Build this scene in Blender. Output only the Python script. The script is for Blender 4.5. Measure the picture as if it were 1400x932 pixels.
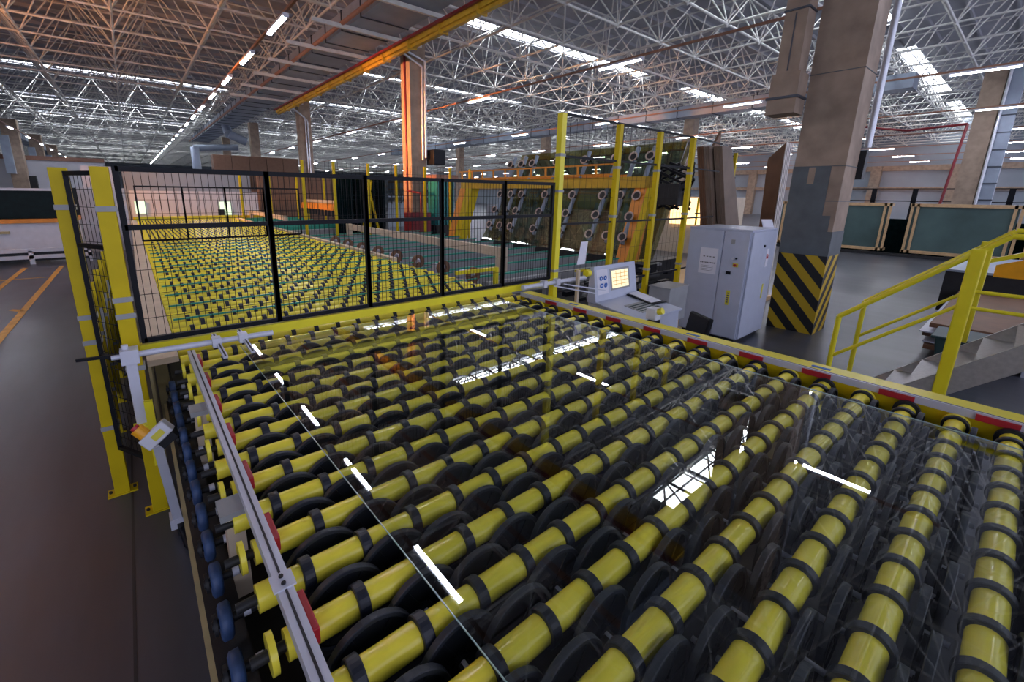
import bpy, bmesh, math, random
from mathutils import Vector, Matrix
random.seed(7)
for o in list(bpy.data.objects): bpy.data.objects.remove(o)
COL = bpy.context.scene.collection
PI = math.pi
# ---------------------------------------------------------------- camera
roll, pitch, yaw = .013, .2362, -.6671
def _rx(a): return Matrix(((1,0,0),(0,math.cos(a),-math.sin(a)),(0,math.sin(a),math.cos(a))))
def _ry(a): return Matrix(((math.cos(a),0,math.sin(a)),(0,1,0),(-math.sin(a),0,math.cos(a))))
def _rz(a): return Matrix(((math.cos(a),-math.sin(a),0),(math.sin(a),math.cos(a),0),(0,0,1)))
R = _rz(roll) @ _rx(pitch) @ _ry(yaw)
Mw = Matrix((R.col[0], R.col[2], -R.col[1]))          # photograph axes (right, down, forward) -> world
cd = bpy.data.cameras.new('camera'); cam = bpy.data.objects.new('camera', cd); COL.objects.link(cam)
rt, dn, fw = Mw.col[0], Mw.col[1], Mw.col[2]
mr = Matrix((rt, -dn, -fw)).transposed().to_4x4(); mr.translation = (0, 0, 2.5)
cam.matrix_world = mr
cd.sensor_width = 36; cd.lens = 590.8/1400*36
cd.shift_x = (700-650.4)/1400; cd.shift_y = -(466-407.3)/1400
cd.clip_start = .05; cd.clip_end = 400
bpy.context.scene.camera = cam
# ---------------------------------------------------------------- world, lights, exposure
w = bpy.data.worlds.new('world'); bpy.context.scene.world = w; w.use_nodes = True
w.node_tree.nodes['Background'].inputs[0].default_value = (.60, .62, .80, 1)
w.node_tree.nodes['Background'].inputs[1].default_value = 1.25
vs = bpy.context.scene.view_settings
vs.view_transform = 'Standard'; vs.look = 'None'; vs.gamma = 1; vs.use_curve_mapping = False; vs.exposure = 0.75
def area(name, loc, target, size, energy, color, spread=PI):
    l = bpy.data.lights.new(name, 'AREA'); l.shape = 'SQUARE'; l.size = size; l.energy = energy; l.color = color; l.spread = spread
    o = bpy.data.objects.new(name, l); COL.objects.link(o); o.location = loc
    o.rotation_euler = (Vector(target)-Vector(loc)).to_track_quat('-Z', 'Y').to_euler(); return o
area('sodium_flood_light', (-13, 15, 4.0), (-8.5, 17.5, 11.5), 1.0, 1000, (1, .36, .10), math.radians(112))
area('added_column_light', (-8.5, 17.6, 4.0), (9.7, 17.5, 5.0), .6, 170, (1, .36, .10), math.radians(24))  # second warm lamp, unseen, added to brighten the column's orange side
area('sodium_work_light', (-6, 26.5, 6.2), (1, 26, 1.2), 1.0, 260, (1, .42, .15), math.radians(75))
# ---------------------------------------------------------------- materials
def mat(name, col, rough=.5, metal=0, noise=.12, scale=6, emit=None, estr=0, bump=0, spec=.5):
    m = bpy.data.materials.new(name); m.use_nodes = True; nt = m.node_tree; b = nt.nodes['Principled BSDF']
    b.inputs['Roughness'].default_value = rough; b.inputs['Metallic'].default_value = metal
    b.inputs['Specular IOR Level'].default_value = spec
    if emit:
        b.inputs['Emission Color'].default_value = (*emit, 1); b.inputs['Emission Strength'].default_value = estr
    tc = nt.nodes.new('ShaderNodeTexCoord'); n = nt.nodes.new('ShaderNodeTexNoise'); n.inputs['Scale'].default_value = scale
    n.inputs['Detail'].default_value = 4
    nt.links.new(tc.outputs['Object'], n.inputs['Vector'])
    r = nt.nodes.new('ShaderNodeValToRGB')
    r.color_ramp.elements[0].position = .3; r.color_ramp.elements[1].position = .7
    r.color_ramp.elements[0].color = (*[max(0, c*(1-noise)) for c in col], 1)
    r.color_ramp.elements[1].color = (*[min(1, c*(1+noise)) for c in col], 1)
    nt.links.new(n.outputs['Fac'], r.inputs['Fac']); nt.links.new(r.outputs['Color'], b.inputs['Base Color'])
    if bump:
        bp = nt.nodes.new('ShaderNodeBump'); bp.inputs['Strength'].default_value = bump
        nt.links.new(n.outputs['Fac'], bp.inputs['Height']); nt.links.new(bp.outputs['Normal'], b.inputs['Normal'])
    return m
def emis(name, col, s):
    m = bpy.data.materials.new(name); m.use_nodes = True; nt = m.node_tree
    for n in list(nt.nodes): nt.nodes.remove(n)
    e = nt.nodes.new('ShaderNodeEmission'); e.inputs[0].default_value = (*col, 1); e.inputs[1].default_value = s
    o = nt.nodes.new('ShaderNodeOutputMaterial'); nt.links.new(e.outputs[0], o.inputs[0]); return m
def stripes_mat():
    m = mat('hazard_stripes', (.5, .4, .02), .55); nt = m.node_tree; b = nt.nodes['Principled BSDF']
    g = nt.nodes.new('ShaderNodeNewGeometry'); s = nt.nodes.new('ShaderNodeSeparateXYZ'); nt.links.new(g.outputs['Position'], s.inputs[0])
    def mth(op, a, bb):
        n = nt.nodes.new('ShaderNodeMath'); n.operation = op
        for i, v in enumerate((a, bb)):
            if v is None: continue
            if isinstance(v, (int, float)): n.inputs[i].default_value = v
            else: nt.links.new(v, n.inputs[i])
        return n.outputs[0]
    xy = mth('ADD', s.outputs[0], s.outputs[1])
    f = mth('SUBTRACT', s.outputs[2], mth('MULTIPLY', xy, 1.15))
    fr = mth('FRACT', mth('MULTIPLY', f, 2.25), None)
    c = mth('GREATER_THAN', fr, .5)
    mx = nt.nodes.new('ShaderNodeMix'); mx.data_type = 'RGBA'; nt.links.new(c, mx.inputs[0])
    mx.inputs[6].default_value = (.012, .012, .014, 1); mx.inputs[7].default_value = (.55, .36, .01, 1)
    nt.links.new(mx.outputs[2], b.inputs['Base Color']); return m
def glass_mat(name, tint, k=1.0, gcol=(1, 1, 1)):
    m = bpy.data.materials.new(name); m.use_nodes = True; nt = m.node_tree
    for n in list(nt.nodes): nt.nodes.remove(n)
    g = nt.nodes.new('ShaderNodeNewGeometry'); d = nt.nodes.new('ShaderNodeVectorMath'); d.operation = 'DOT_PRODUCT'
    nt.links.new(g.outputs['Normal'], d.inputs[0]); nt.links.new(g.outputs['Incoming'], d.inputs[1])
    def mth(op, a, b=None):
        n = nt.nodes.new('ShaderNodeMath'); n.operation = op
        nt.links.new(a, n.inputs[0])
        if b is not None: n.inputs[1].default_value = b
        return n.outputs[0]
    a = mth('ABSOLUTE', d.outputs['Value']); a = mth('MULTIPLY', a, -1); a = mth('ADD', a, 1); a = mth('POWER', a, 5)
    a = mth('MULTIPLY', a, .957*k); a = mth('ADD', a, .043*k)
    t = nt.nodes.new('ShaderNodeBsdfTransparent'); t.inputs[0].default_value = (*tint, 1)
    gl = nt.nodes.new('ShaderNodeBsdfGlossy'); gl.inputs['Roughness'].default_value = 0; gl.inputs[0].default_value = (*gcol, 1)
    mx = nt.nodes.new('ShaderNodeMixShader'); nt.links.new(a, mx.inputs[0]); nt.links.new(t.outputs[0], mx.inputs[1]); nt.links.new(gl.outputs[0], mx.inputs[2])
    o = nt.nodes.new('ShaderNodeOutputMaterial'); nt.links.new(mx.outputs[0], o.inputs[0]); return m
M = dict(
 yroll=mat('roller_yellow', (.90, .77, .065), .24, noise=.07, scale=9),
 ymetal=mat('yellow_paint', (.56, .42, .004), .5, noise=.08, scale=5, spec=.25),
 yrail=mat('bright_yellow_paint', (.78, .68, .02), .35, noise=.05),
 rubber=mat('dark_rubber', (.009, .012, .022), .45, noise=.2),
 wheel=mat('black_wheel_plastic', (.007, .009, .013), .5, noise=.2, spec=.25),
 rim=mat('wheel_tread', (.016, .02, .03), .5, noise=.2),
 blue=mat('blue_rubber', (.035, .075, .19), .5, noise=.35, scale=20),
 alu=mat('aluminium', (.58, .60, .70), .35, .15, noise=.06),
 slot=mat('dark_slot', (.02, .02, .025), .6),
 red=mat('red_plastic', (.42, .02, .03), .4),
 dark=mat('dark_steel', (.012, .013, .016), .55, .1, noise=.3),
 black=mat('black_paint', (.005, .006, .010), .5, spec=.2),
 tan=mat('tan_paint', (.42, .36, .19), .55, noise=.15),
 cream=mat('cream_paint', (.58, .48, .36), .5, noise=.08),
 white=mat('white_enamel', (.62, .63, .70), .4, noise=.05),
 grey=mat('grey_machine_paint', (.30, .31, .32), .45, noise=.08),
 lgrey=mat('light_grey_cabinet', (.46, .50, .62), .38, noise=.04),
 green=mat('green_belt', (.02, .30, .21), .5),
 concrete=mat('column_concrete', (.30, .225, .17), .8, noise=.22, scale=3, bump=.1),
 conc_grey=mat('column_primer_grey', (.10, .115, .125), .7, noise=.15, scale=4),
 truss=mat('truss_paint', (.68, .68, .66), .5, noise=.1),
 roof=mat('roof_sheet', (.40, .41, .45), .8, noise=.15, scale=.5),
 duct=mat('galvanised_duct', (.27, .32, .40), .45, .15, noise=.12, scale=1.5),
 seam=mat('duct_seam', (.06, .07, .09), .5, .4),
 crane=mat('crane_yellow', (.60, .36, .02), .5),
 orange=mat('orange_paint', (.75, .27, .02), .45, noise=.1),
 conduit=mat('orange_conduit', (.30, .15, .10), .5),
 redp=mat('red_pipe', (.20, .012, .02), .4),
 pipe=mat('silver_pipe', (.55, .57, .62), .3, .6),
 lamp=emis('tube_light', (.84, .86, 1.0), 75),
 sky=emis('skylight_daylight', (.90, .94, 1.0), 10),
 win=emis('lit_window_green', (.75, .95, .60), .9),
 winw=emis('furnace_glow', (1, .62, .28), 1.6),
 screen=emis('lit_screen', (.95, .80, .52), .8),
 paper=mat('paper', (.72, .72, .80), .7, noise=.02),
 ink=mat('printed_ink', (.08, .08, .10), .7),
 signblue=mat('sign_blue', (.02, .12, .45), .5),
 signred=mat('sign_red', (.6, .02, .03), .5),
 signyel=mat('label_yellow', (.70, .62, .04), .5),
 estop=mat('button_orange_yellow', (.85, .38, .01), .4),
 wood=mat('crate_wood', (.50, .33, .17), .6, noise=.15, scale=8),
 board=mat('brown_board', (.17, .085, .045), .6, noise=.2, scale=3),
 board2=mat('grey_brown_board', (.21, .15, .11), .6, noise=.15, scale=3),
 bedge=mat('pale_board_edge', (.62, .58, .55), .6),
 wall=mat('wall_panel', (.25, .29, .34), .6, noise=.08, scale=.5),
 wallw=mat('white_wall_panel', (.55, .56, .62), .5, noise=.05, scale=.5),
 teal=mat('stacked_glass', (.075, .12, .12), .2, noise=.25, scale=.6),
 dglass=mat('dark_green_glass', (.004, .012, .013), .08, noise=.3, spec=.06),
 brownwall=mat('brown_cladding', (.16, .085, .05), .6, noise=.1),
 edge=mat('glass_edge', (.45, .62, .60), .2),
 film=mat('stacked_glass_edge', (.03, .24, .25), .25),
 tread=mat('ribbed_tread', (.40, .39, .38), .45, .4, noise=.1, scale=30),
 binm=mat('dark_green_bin', (.02, .05, .05), .5),
 line=mat('floor_line_yellow', (.55, .30, .04), .5, noise=.2),
 cup=mat('cup_rim', (.55, .42, .36), .45),
 hazard=stripes_mat(),
)
M['glass'] = glass_mat('float_glass', (.965, .985, .975), 1.0)
M['sheet'] = glass_mat('rack_glass', (.66, .70, .60), 2.5)
# floor: polished concrete, large soft stains, fine brushed streaks in roughness
fm = mat('polished_concrete', (.054, .058, .076), .3, noise=.28, scale=.6); M['floor'] = fm
nt = fm.node_tree
mp = nt.nodes.new('ShaderNodeMapping'); mp.inputs['Scale'].default_value = (4, .7, 1); _t = [n for n in nt.nodes if n.type == 'TEX_COORD'][0]; _n = [n for n in nt.nodes if n.type == 'TEX_NOISE'][0]
nt.links.new(_t.outputs['Object'], mp.inputs[0]); nt.links.new(mp.outputs[0], _n.inputs['Vector'])
n2 = nt.nodes.new('ShaderNodeTexNoise'); n2.inputs['Scale'].default_value = .8; n2.inputs['Detail'].default_value = 3
tc = nt.nodes.new('ShaderNodeTexCoord'); nt.links.new(tc.outputs['Object'], n2.inputs['Vector'])
mr_ = nt.nodes.new('ShaderNodeMapRange'); mr_.inputs[3].default_value = .27; mr_.inputs[4].default_value = .36
nt.links.new(n2.outputs['Fac'], mr_.inputs[0]); nt.links.new(mr_.outputs[0], nt.nodes['Principled BSDF'].inputs['Roughness'])
# ---------------------------------------------------------------- mesh helpers
class B:
    def __init__(s): s.v = []; s.f = []; s.mi = []; s.sm = []; s.mats = []
    def m(s, name):
        if name not in s.mats: s.mats.append(name)
        return s.mats.index(name)
    def add(s, vs_, fs, mname, smooth=False):
        k = len(s.v); s.v += [tuple(v) for v in vs_]; i = s.m(mname)
        for f in fs: s.f.append(tuple(k+j for j in f)); s.mi.append(i); s.sm.append(smooth)
        return s
    def box(s, x0, x1, y0, y1, z0, z1, mname):
        v = [(x, y, z) for x in (x0, x1) for y in (y0, y1) for z in (z0, z1)]
        return s.add(v, [(0,1,3,2),(4,6,7,5),(0,4,5,1),(2,3,7,6),(0,2,6,4),(1,5,7,3)], mname)
    def hexa(s, p, mname):      # p: 4 bottom, 4 top points, both counter-clockwise
        return s.add(p, [(3,2,1,0),(4,5,6,7),(0,1,5,4),(1,2,6,5),(2,3,7,6),(3,0,4,7)], mname)
    def bar(s, p0, p1, w, h, mname, up=(0,0,1)):
        p0 = Vector(p0); p1 = Vector(p1); d = (p1-p0).normalized(); u = Vector(up)
        if abs(d.dot(u)) > .98: u = Vector((0,1,0))
        a = d.cross(u).normalized()*w/2; b = a.cross(d).normalized()*h/2
        return s.hexa([p0-a-b, p0+a-b, p0+a+b, p0-a+b, p1-a-b, p1+a-b, p1+a+b, p1-a+b], mname)
    def cyl(s, p0, p1, r, mname, n=12, r1=None, caps=True, smooth=True):
        p0 = Vector(p0); p1 = Vector(p1); d = (p1-p0).normalized(); u = Vector((0,0,1))
        if abs(d.dot(u)) > .95: u = Vector((0,1,0))
        a = d.cross(u).normalized(); b = a.cross(d).normalized(); r1 = r if r1 is None else r1
        vs_ = []
        for p, rr in ((p0, r), (p1, r1)):
            for i in range(n):
                t = 2*PI*i/n; vs_.append(p + a*math.cos(t)*rr + b*math.sin(t)*rr)
        s.add(vs_, [(i, (i+1) % n, n+(i+1) % n, n+i) for i in range(n)], mname, smooth)
        if caps: s.add(vs_, [tuple(range(n))[::-1], tuple(range(n, 2*n))], mname)
        return s
    def lathe(s, c, axis, prof, mname, n=24, smooth=False, closed=True):
        # prof: list of (radius, offset along axis)
        c = Vector(c); d = Vector(axis).normalized(); u = Vector((0,0,1))
        if abs(d.dot(u)) > .95: u = Vector((0,1,0))
        a = d.cross(u).normalized(); b = a.cross(d).normalized(); m_ = len(prof); vs_ = []
        for i in range(n):
            t = 2*PI*i/n; e = a*math.cos(t)+b*math.sin(t)
            for r, o in prof: vs_.append(c+e*r+d*o)
        fs = []
        for i in range(n):
            for j in range(m_ if closed else m_-1):
                j2 = (j+1) % m_; i2 = (i+1) % n
                fs.append((i*m_+j, i*m_+j2, i2*m_+j2, i2*m_+j))
        return s.add(vs_, fs, mname, smooth)
    def tube(s, pts, r, mname, n=8):
        for a, b in zip(pts[:-1], pts[1:]): s.cyl(a, b, r, mname, n)
        return s
    def mesh(s, name):
        me = bpy.data.meshes.new(name); me.from_pydata(s.v, [], s.f)
        for m_ in s.mats: me.materials.append(M[m_])
        me.polygons.foreach_set('material_index', s.mi); me.polygons.foreach_set('use_smooth', s.sm); me.update(); return me
    def obj(s, name, parent=None, kind=None, label=None, cat=None, group=None, loc=(0,0,0), bevel=0, origin=None):
        me = s.mesh(name)
        if origin:
            me.transform(Matrix.Translation(-Vector(origin)))
            loc = origin
        return link(name, me, parent, kind, label, cat, group, loc, bevel)
def base_of(o):
    p = Vector((0,0,0))
    while o: p += Vector(o.location); o = o.parent
    return p
def link(name, me, parent=None, kind=None, label=None, cat=None, group=None, loc=(0,0,0), bevel=0, rot=None):
    o = bpy.data.objects.new(name, me); COL.objects.link(o)
    if parent: o.parent = parent; loc = Vector(loc)-base_of(parent)
    o.location = loc
    if rot: o.rotation_euler = rot
    if kind: o['kind'] = kind
    if label: o['label'] = label
    if cat: o['category'] = cat
    if group: o['group'] = group
    if bevel:
        b = o.modifiers.new('bevel', 'BEVEL'); b.width = bevel; b.segments = 2; b.limit_method = 'ANGLE'
    return o
def thing(name, label, cat, loc=(0,0,0), group=None):
    o = bpy.data.objects.new(name, None); COL.objects.link(o); o.location = loc; o.empty_display_size = .1
    o['label'] = label; o['category'] = cat
    if group: o['group'] = group
    return o
def text(name, s_, parent, loc, size, mname, rot, label=None):
    c = bpy.data.curves.new(name, 'FONT'); c.body = s_; c.size = size; c.extrude = .001; c.align_x = 'CENTER'; c.align_y = 'CENTER'
    t = bpy.data.objects.new('tmp', c); COL.objects.link(t)
    me = bpy.data.meshes.new_from_object(t.evaluated_get(bpy.context.evaluated_depsgraph_get())); bpy.data.objects.remove(t)
    me.materials.clear(); me.materials.append(M[mname])
    return link(name, me, parent, label=label, loc=loc, rot=rot)

# ================================================================ SETTING
YN = 150
B().box(-40, 130, -12, 160, -.3, 0, 'floor').obj('floor', kind='structure')
fl = bpy.data.objects['floor']
for x, y0, y1 in ((-2.05, 9.0, 19.6), (-2.92, 8.0, 19.8), (-.31, -6, 4.0)):
    if x > -1: B().box(x-.008, x+.008, -6, 5.5, 0, .003, 'slot').obj('floor_joint', fl)
    else: B().box(x-.06, x+.06, y0, y1, 0, .004, 'line').obj('floor_line', fl)
B().box(-8, -2.98, 14.6, 14.72, 0, .004, 'line').obj('floor_line', fl)
B().box(-3.6, -2.1, 17.3, 17.4, 0, .004, 'line').obj('floor_line', fl)
s = B(); s.add([(-2.1,12.6,.004),(-2.3,12.9,.004),(-2.25,13.0,.004),(-2.0,12.75,.004)], [(0,1,2,3)], 'line'); s.obj('floor_mark', fl)
ceil = B()
# roof sheet with open slots where the skylights sit
SKY = [6.95-13.85, 6.95, 20.8, 34.65, 48.5, 62.4, 76.2, 90.1, 103.9, 117.8, 131.6]
ZR = 11.6
ys = [-12] + [v for y in SKY if y > -12 for v in (y-.55, y+.55)] + [160]
for a, b in zip(ys[::2], ys[1::2]): ceil.box(-40, 130, a, b, ZR, ZR+.25, 'roof')
ceil = ceil.obj('ceiling', kind='structure')
n = 0
for y in SKY:
    s = B(); x = -39.0
    while x < 128:
        if (x-9.9) % 24 < 2.9 or (x-9.9) % 24 > 21.5 or (x < 11 and y < 45): s.box(x, x+3.0, y-.55, y+.55, ZR, ZR+.1, 'roof'); x += 3.0; continue
        s.box(x, x+2.75, y-.5, y+.5, ZR+.06, ZR+.1, 'sky'); s.box(x+2.75, x+3.0, y-.55, y+.55, ZR, ZR+.1, 'roof')
        s.box(x+1.35, x+1.42, y-.5, y+.5, ZR, ZR+.05, 'roof'); x += 3.0
    s.box(-40, 130, y-.56, y-.5, ZR-.1, ZR+.1, 'roof'); s.box(-40, 130, y+.5, y+.56, ZR-.1, ZR+.1, 'roof')
    s.box(-40, 130, y-.03, y+.03, ZR, ZR+.05, 'roof')
    n += 1; s.obj('skylight', ceil)
s = B(); y = -11.0
while y < 150:                                     # purlins under the roof sheet
    if min(abs(y-q) for q in SKY) > .8: s.box(-40, 130, y-.05, y+.05, ZR-.16, ZR, 'roof')
    y += 1.49
s.obj('purlins', ceil, kind='stuff')
# space frame
DX, DY, ZB, ZT = 3.0, 2.66, 8.75, 11.2
X0, Y0 = -35.6, -7.5
NX, NY = 50, 56
def bn(i, j): return Vector((X0+i*DX, Y0+j*DY, ZB))
def tn(i, j): return Vector((X0+(i+.5)*DX, Y0+(j+.5)*DY, ZT))
def barmesh(p, q, r, nn=5):
    return B().cyl(p, q, r, 'truss', nn, caps=False)
unit = {}
def strut(p, q, r, name='truss_bar'):
    d = q-p; key = (round(d.x, 2), round(d.y, 2), round(d.z, 2), r)
    if key not in unit: unit[key] = barmesh(Vector((0,0,0)), d, r, 6).mesh('truss_bar')
    return link(name, unit[key], ceil, loc=p)
rest = B(); cnt = 0
for i in range(NX):
    for j in range(NY):
        p = bn(i, j); t = tn(i, j)
        bars = [(p, bn(i+1, j), .045), (p, bn(i, j+1), .045), (t, tn(i+1, j), .038), (t, tn(i, j+1), .038),
                (p, t, .03), (bn(i+1, j), t, .03), (bn(i, j+1), t, .03), (bn(i+1, j+1), t, .03)]
        near = 0 < p.y < 19 and -9 < p.x < 26 and (p.x > p.y*-.25) and p.x < 2.2*p.y+6
        for k, (a, b, r) in enumerate(bars):
            if near and k in (0, 1, 4, 5) and cnt < 290: strut(a, b, r); cnt += 1
            else: rest.cyl(a, b, r, 'truss', 4 if p.y > 25 or p.x > 35 else 5, caps=False)
        rest.lathe(p, (0,0,1), [(.03,-.1),(.1,0),(.03,.1)], 'truss', 6, True, False) if p.y < 40 and p.x < 60 else None
rest.obj('truss_bars', ceil, kind='stuff')
# walls
def wallbox(name, *a, m='wall'): return B().box(*a, m).obj(name, kind='structure')
wallbox('wall_back', -40, 130, 150, 150.3, 0, 12)
wr = wallbox('wall_right', 75, 75.3, -12, 150, 0, 12)
for z0, z1 in ((5.9, 6.5), (3.6, 4.0)): B().box(74.6, 75, -12, 150, z0, z1, 'concrete').obj('wall_beam', wr)
for y in (-2, 6, 13, 20, 27, 34, 41): B().box(74.3, 75, y, y+1.0, 0, 6.5, 'concrete').obj('wall_pilaster', wr)
wl = wallbox('wall_left', -24.3, -24, -12, 150, 0, 12)
wp = B().box(-24, -1.5, 62, 62.3, 0, 5.2, 'wallw').obj('wall_far_left', kind='structure')
B().box(-24, -1.5, 61.8, 62.05, 5.2, 5.6, 'conduit').obj('wall_cap', wp)
# ================================================================ COLUMNS
def column(x, y, label, s_=.75, z=8.7, extra=None, hz=1.48, primer=True, group=None, stripes=True):
    t = thing('column', label, 'column', (x+s_/2, y+s_/2, 0), group)
    b = B().box(x, x+s_, y, y+s_, hz, z, 'concrete'); b.obj('shaft', t)
    if stripes: B().box(x-.004, x+s_+.004, y-.004, y+s_+.004, 0, hz, 'hazard').obj('striped_base', t, label='black and yellow striped base')
    else: B().box(x, x+s_, y, y+s_, 0, hz, 'concrete').obj('column_base', t)
    return t
c1 = column(9.78, 2.19, 'large concrete column with black and yellow striped base beside the grey cabinet')
B().box(9.772, 10.538, 2.182, 2.948, 1.48, 1.92, 'conc_grey').obj('primer_coat', c1)
B().box(9.770, 9.79, 2.38, 2.948, 1.92, 3.05, 'conc_grey').obj('primer_coat', c1)
B().box(9.770, 9.79, 2.26, 2.38, 1.92, 2.2, 'conc_grey').obj('primer_coat', c1)
B().box(9.766, 9.772, 2.60, 2.70, 2.75, 3.04, 'concrete').obj('bare_patch', c1)
for z in (2.45, 3.05, 4.6, 6.2): B().box(9.772, 10.54, 2.182, 2.95, z, z+.012, 'conc_grey').obj('casting_joint', c1)
B().cyl((10.62, 2.12, 3.4), (10.62, 2.12, 8.7), .055, 'pipe', 12).obj('downpipe', c1)
B().box(10.55, 10.75, 2.1, 2.5, 2.85, 3.35, 'dark').obj('junction_box', c1)
B().box(10.54, 10.62, 2.4, 2.9, 3.2, 8.7, 'duct').obj('cable_tray', c1)
t = thing('air_duct', 'stepped brown-lit duct hanging beside the large column', 'duct', (9.4, 3.2, 3.95))
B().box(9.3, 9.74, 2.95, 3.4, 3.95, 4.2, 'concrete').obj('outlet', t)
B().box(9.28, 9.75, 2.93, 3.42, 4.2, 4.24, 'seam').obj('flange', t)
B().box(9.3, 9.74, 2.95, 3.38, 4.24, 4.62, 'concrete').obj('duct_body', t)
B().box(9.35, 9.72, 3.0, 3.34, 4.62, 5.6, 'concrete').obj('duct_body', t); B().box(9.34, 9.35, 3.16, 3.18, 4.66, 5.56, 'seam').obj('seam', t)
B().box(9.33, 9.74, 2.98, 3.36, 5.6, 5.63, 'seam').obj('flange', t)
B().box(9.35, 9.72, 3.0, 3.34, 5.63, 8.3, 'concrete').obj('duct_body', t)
c2 = column(9.75, 16.95, 'tall column lit orange on one side behind the mesh fence', stripes=False)
B().tube([(10.3, 16.9, 3.9), (10.3, 16.9, 7.6), (9.3, 16.9, 8.0)], .05, 'pipe').obj('pipe', c2, label='silver pipe')
B().tube([(10.42, 16.85, 4.0), (10.42, 16.85, 7.8), (9.0, 16.85, 8.2)], .05, 'pipe').obj('pipe', c2, label='silver pipe')
B().cyl((9.72, 17.3, 1.0), (9.72, 17.3, 8.3), .05, 'redp', 8).obj('pipe', c2, label='dark red pipe')
t = thing('loudspeaker', 'black loudspeaker box mounted on the orange-lit column', 'speaker', (10.9, 16.7, 3.7))
s = B(); s.box(10.6, 11.2, 16.5, 17.1, 3.72, 4.35, 'black'); s.obj('cabinet', t, bevel=.03); B().box(10.5, 10.62, 16.8, 16.95, 3.95, 4.1, 'dark').obj('bracket', t)
c3 = column(9.75, 31.8, 'middle-distance concrete column with silver pipes beside the brown cladding', stripes=False)
for dx in (.35, .5): B().tube([(9.75+dx, 31.74, 2.2), (9.75+dx, 31.74, 7.7-dx), (9.2, 31.74, 8.0)], .05, 'pipe').obj('pipe', c3)
column(9.75, 46.7, 'far column seen past the brown cladding', stripes=False)
column(9.75, 61.5, 'most distant column of the row under the long duct', stripes=False)
c4 = column(33.8, 2.15, 'concrete column with blue cable tray behind the glass crates', stripes=False)
B().box(33.9, 34.5, 1.55, 2.12, 1.8, 8.7, 'duct').obj('cable_tray', c4)
for z in (2.5, 3.3, 4.1, 4.9, 5.7, 6.5): B().box(33.85, 34.5, 1.53, 2.12, z, z+.06, 'seam').obj('tray_rung', c4)
B().cyl((33.7, 2.05, 1.0), (33.7, 2.05, 8.7), .06, 'pipe').obj('pipe', c4)
for x, y, l in ((33.8, 17.0, 'right far column behind the leaning boards'), (33.8, 31.8, 'far column right of the suction rack'), (33.8, 46.7, 'far column with striped base left of the yellow gantry'),
                (57.8, 31.8, 'outermost far column beyond the second duct'), (57.8, 3.0, 'far column against the right wall')):
    column(x, y, l, stripes=(y == 46.7), hz=1.6)
for y, l in ((60, 'nearest of the three columns behind the dark glass at far left'), (75, 'middle of the three columns behind the dark glass at far left'), (90, 'farthest of the three columns behind the dark glass at far left')):
    t = column(-8.4, y, l, 1.1, stripes=False); B().box(-8.55, -7.95, y-.5, y, 3.8, 7.2, 'duct').obj('duct_drop', t)
# ================================================================ CEILING DUCTS, CRANE RAIL
def duct(x0, x1, y0, y1, z0, z1, label, step=1.6):
    t = thing('air_duct', label, 'duct', ((x0+x1)/2, y0, z0)); y = y0
    k = 0
    while y < y1:
        e = min(y+step, y1); B().box(x0, x1, y, e-.02, z0, z1, 'duct').obj('duct_section', t) if k < 60 else None
        B().box(x0-.03, x1+.03, e-.05, e, z0-.03, z1+.03, 'seam').obj('flange', t); y = e; k += 1
    return t
d = duct(6.7, 8.4, 3.5, 62, 8.02, 8.62, 'long galvanised duct running under the roof beside the yellow crane rail')
for y in (10.0, 12.8, 15.6, 18.4, 21.2, 24, 27, 30): B().box(5.4, 9.5, y-.05, y+.05, 7.86, 7.98, 'truss').obj('hanger_beam', d, label='pale cross beam under the duct')
B().tube([(6.42, 3.5, 8.0), (6.42, 62, 8.0)], .07, 'conduit').obj('side_pipe', d)
t = thing('crane_rail', 'yellow crane rail with dark red bus bar along the duct', 'crane rail', (9.3, 3.5, 8.1))
B().box(8.62, 8.92, 3.5, 33, 7.66, 7.84, 'crane').obj('rail', t)
B().box(8.46, 8.56, 3.5, 33, 7.78, 7.85, 'redp').obj('bus_bar', t)
B().box(8.70, 8.84, 3.5, 33, 7.56, 7.66, 'crane').obj('lower_flange', t)
for y in range(5, 33, 2): B().box(8.58, 8.96, y, y+.07, 7.54, 7.86, 'crane').obj('clamp', t)
d2 = duct(31.2, 32.3, 5, 60, 7.9, 8.6, 'second galvanised duct crossing above the leaning boards', 2.4)
for y in range(6, 60, 6):
    for x in (31.3, 32.2): B().box(x-.02, x+.02, y, y+.04, 8.55, 8.8, 'dark').obj('hanger_rod', d2)
duct(-9.9, -8.7, 30, 110, 8.0, 8.6, 'galvanised duct at far left above the dark glass', 4)
t = thing('duct_branch', 'curved duct branch dropping to the far left end wall', 'duct', (8.0, 44, 6.5))
B().tube([(7.5, 45, 7.95), (7.5, 44, 7.2), (8.8, 44, 6.7)], .35, 'duct', 14).obj('elbow', t)
B().tube([(5.3, 48, 6.3), (5.3, 48, 3.2)], .35, 'duct', 14).obj('drop_pipe', t)
B().tube([(5.3, 49, 6.3), (9, 49, 6.6)], .28, 'duct', 14).obj('cross_pipe', t)
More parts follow.
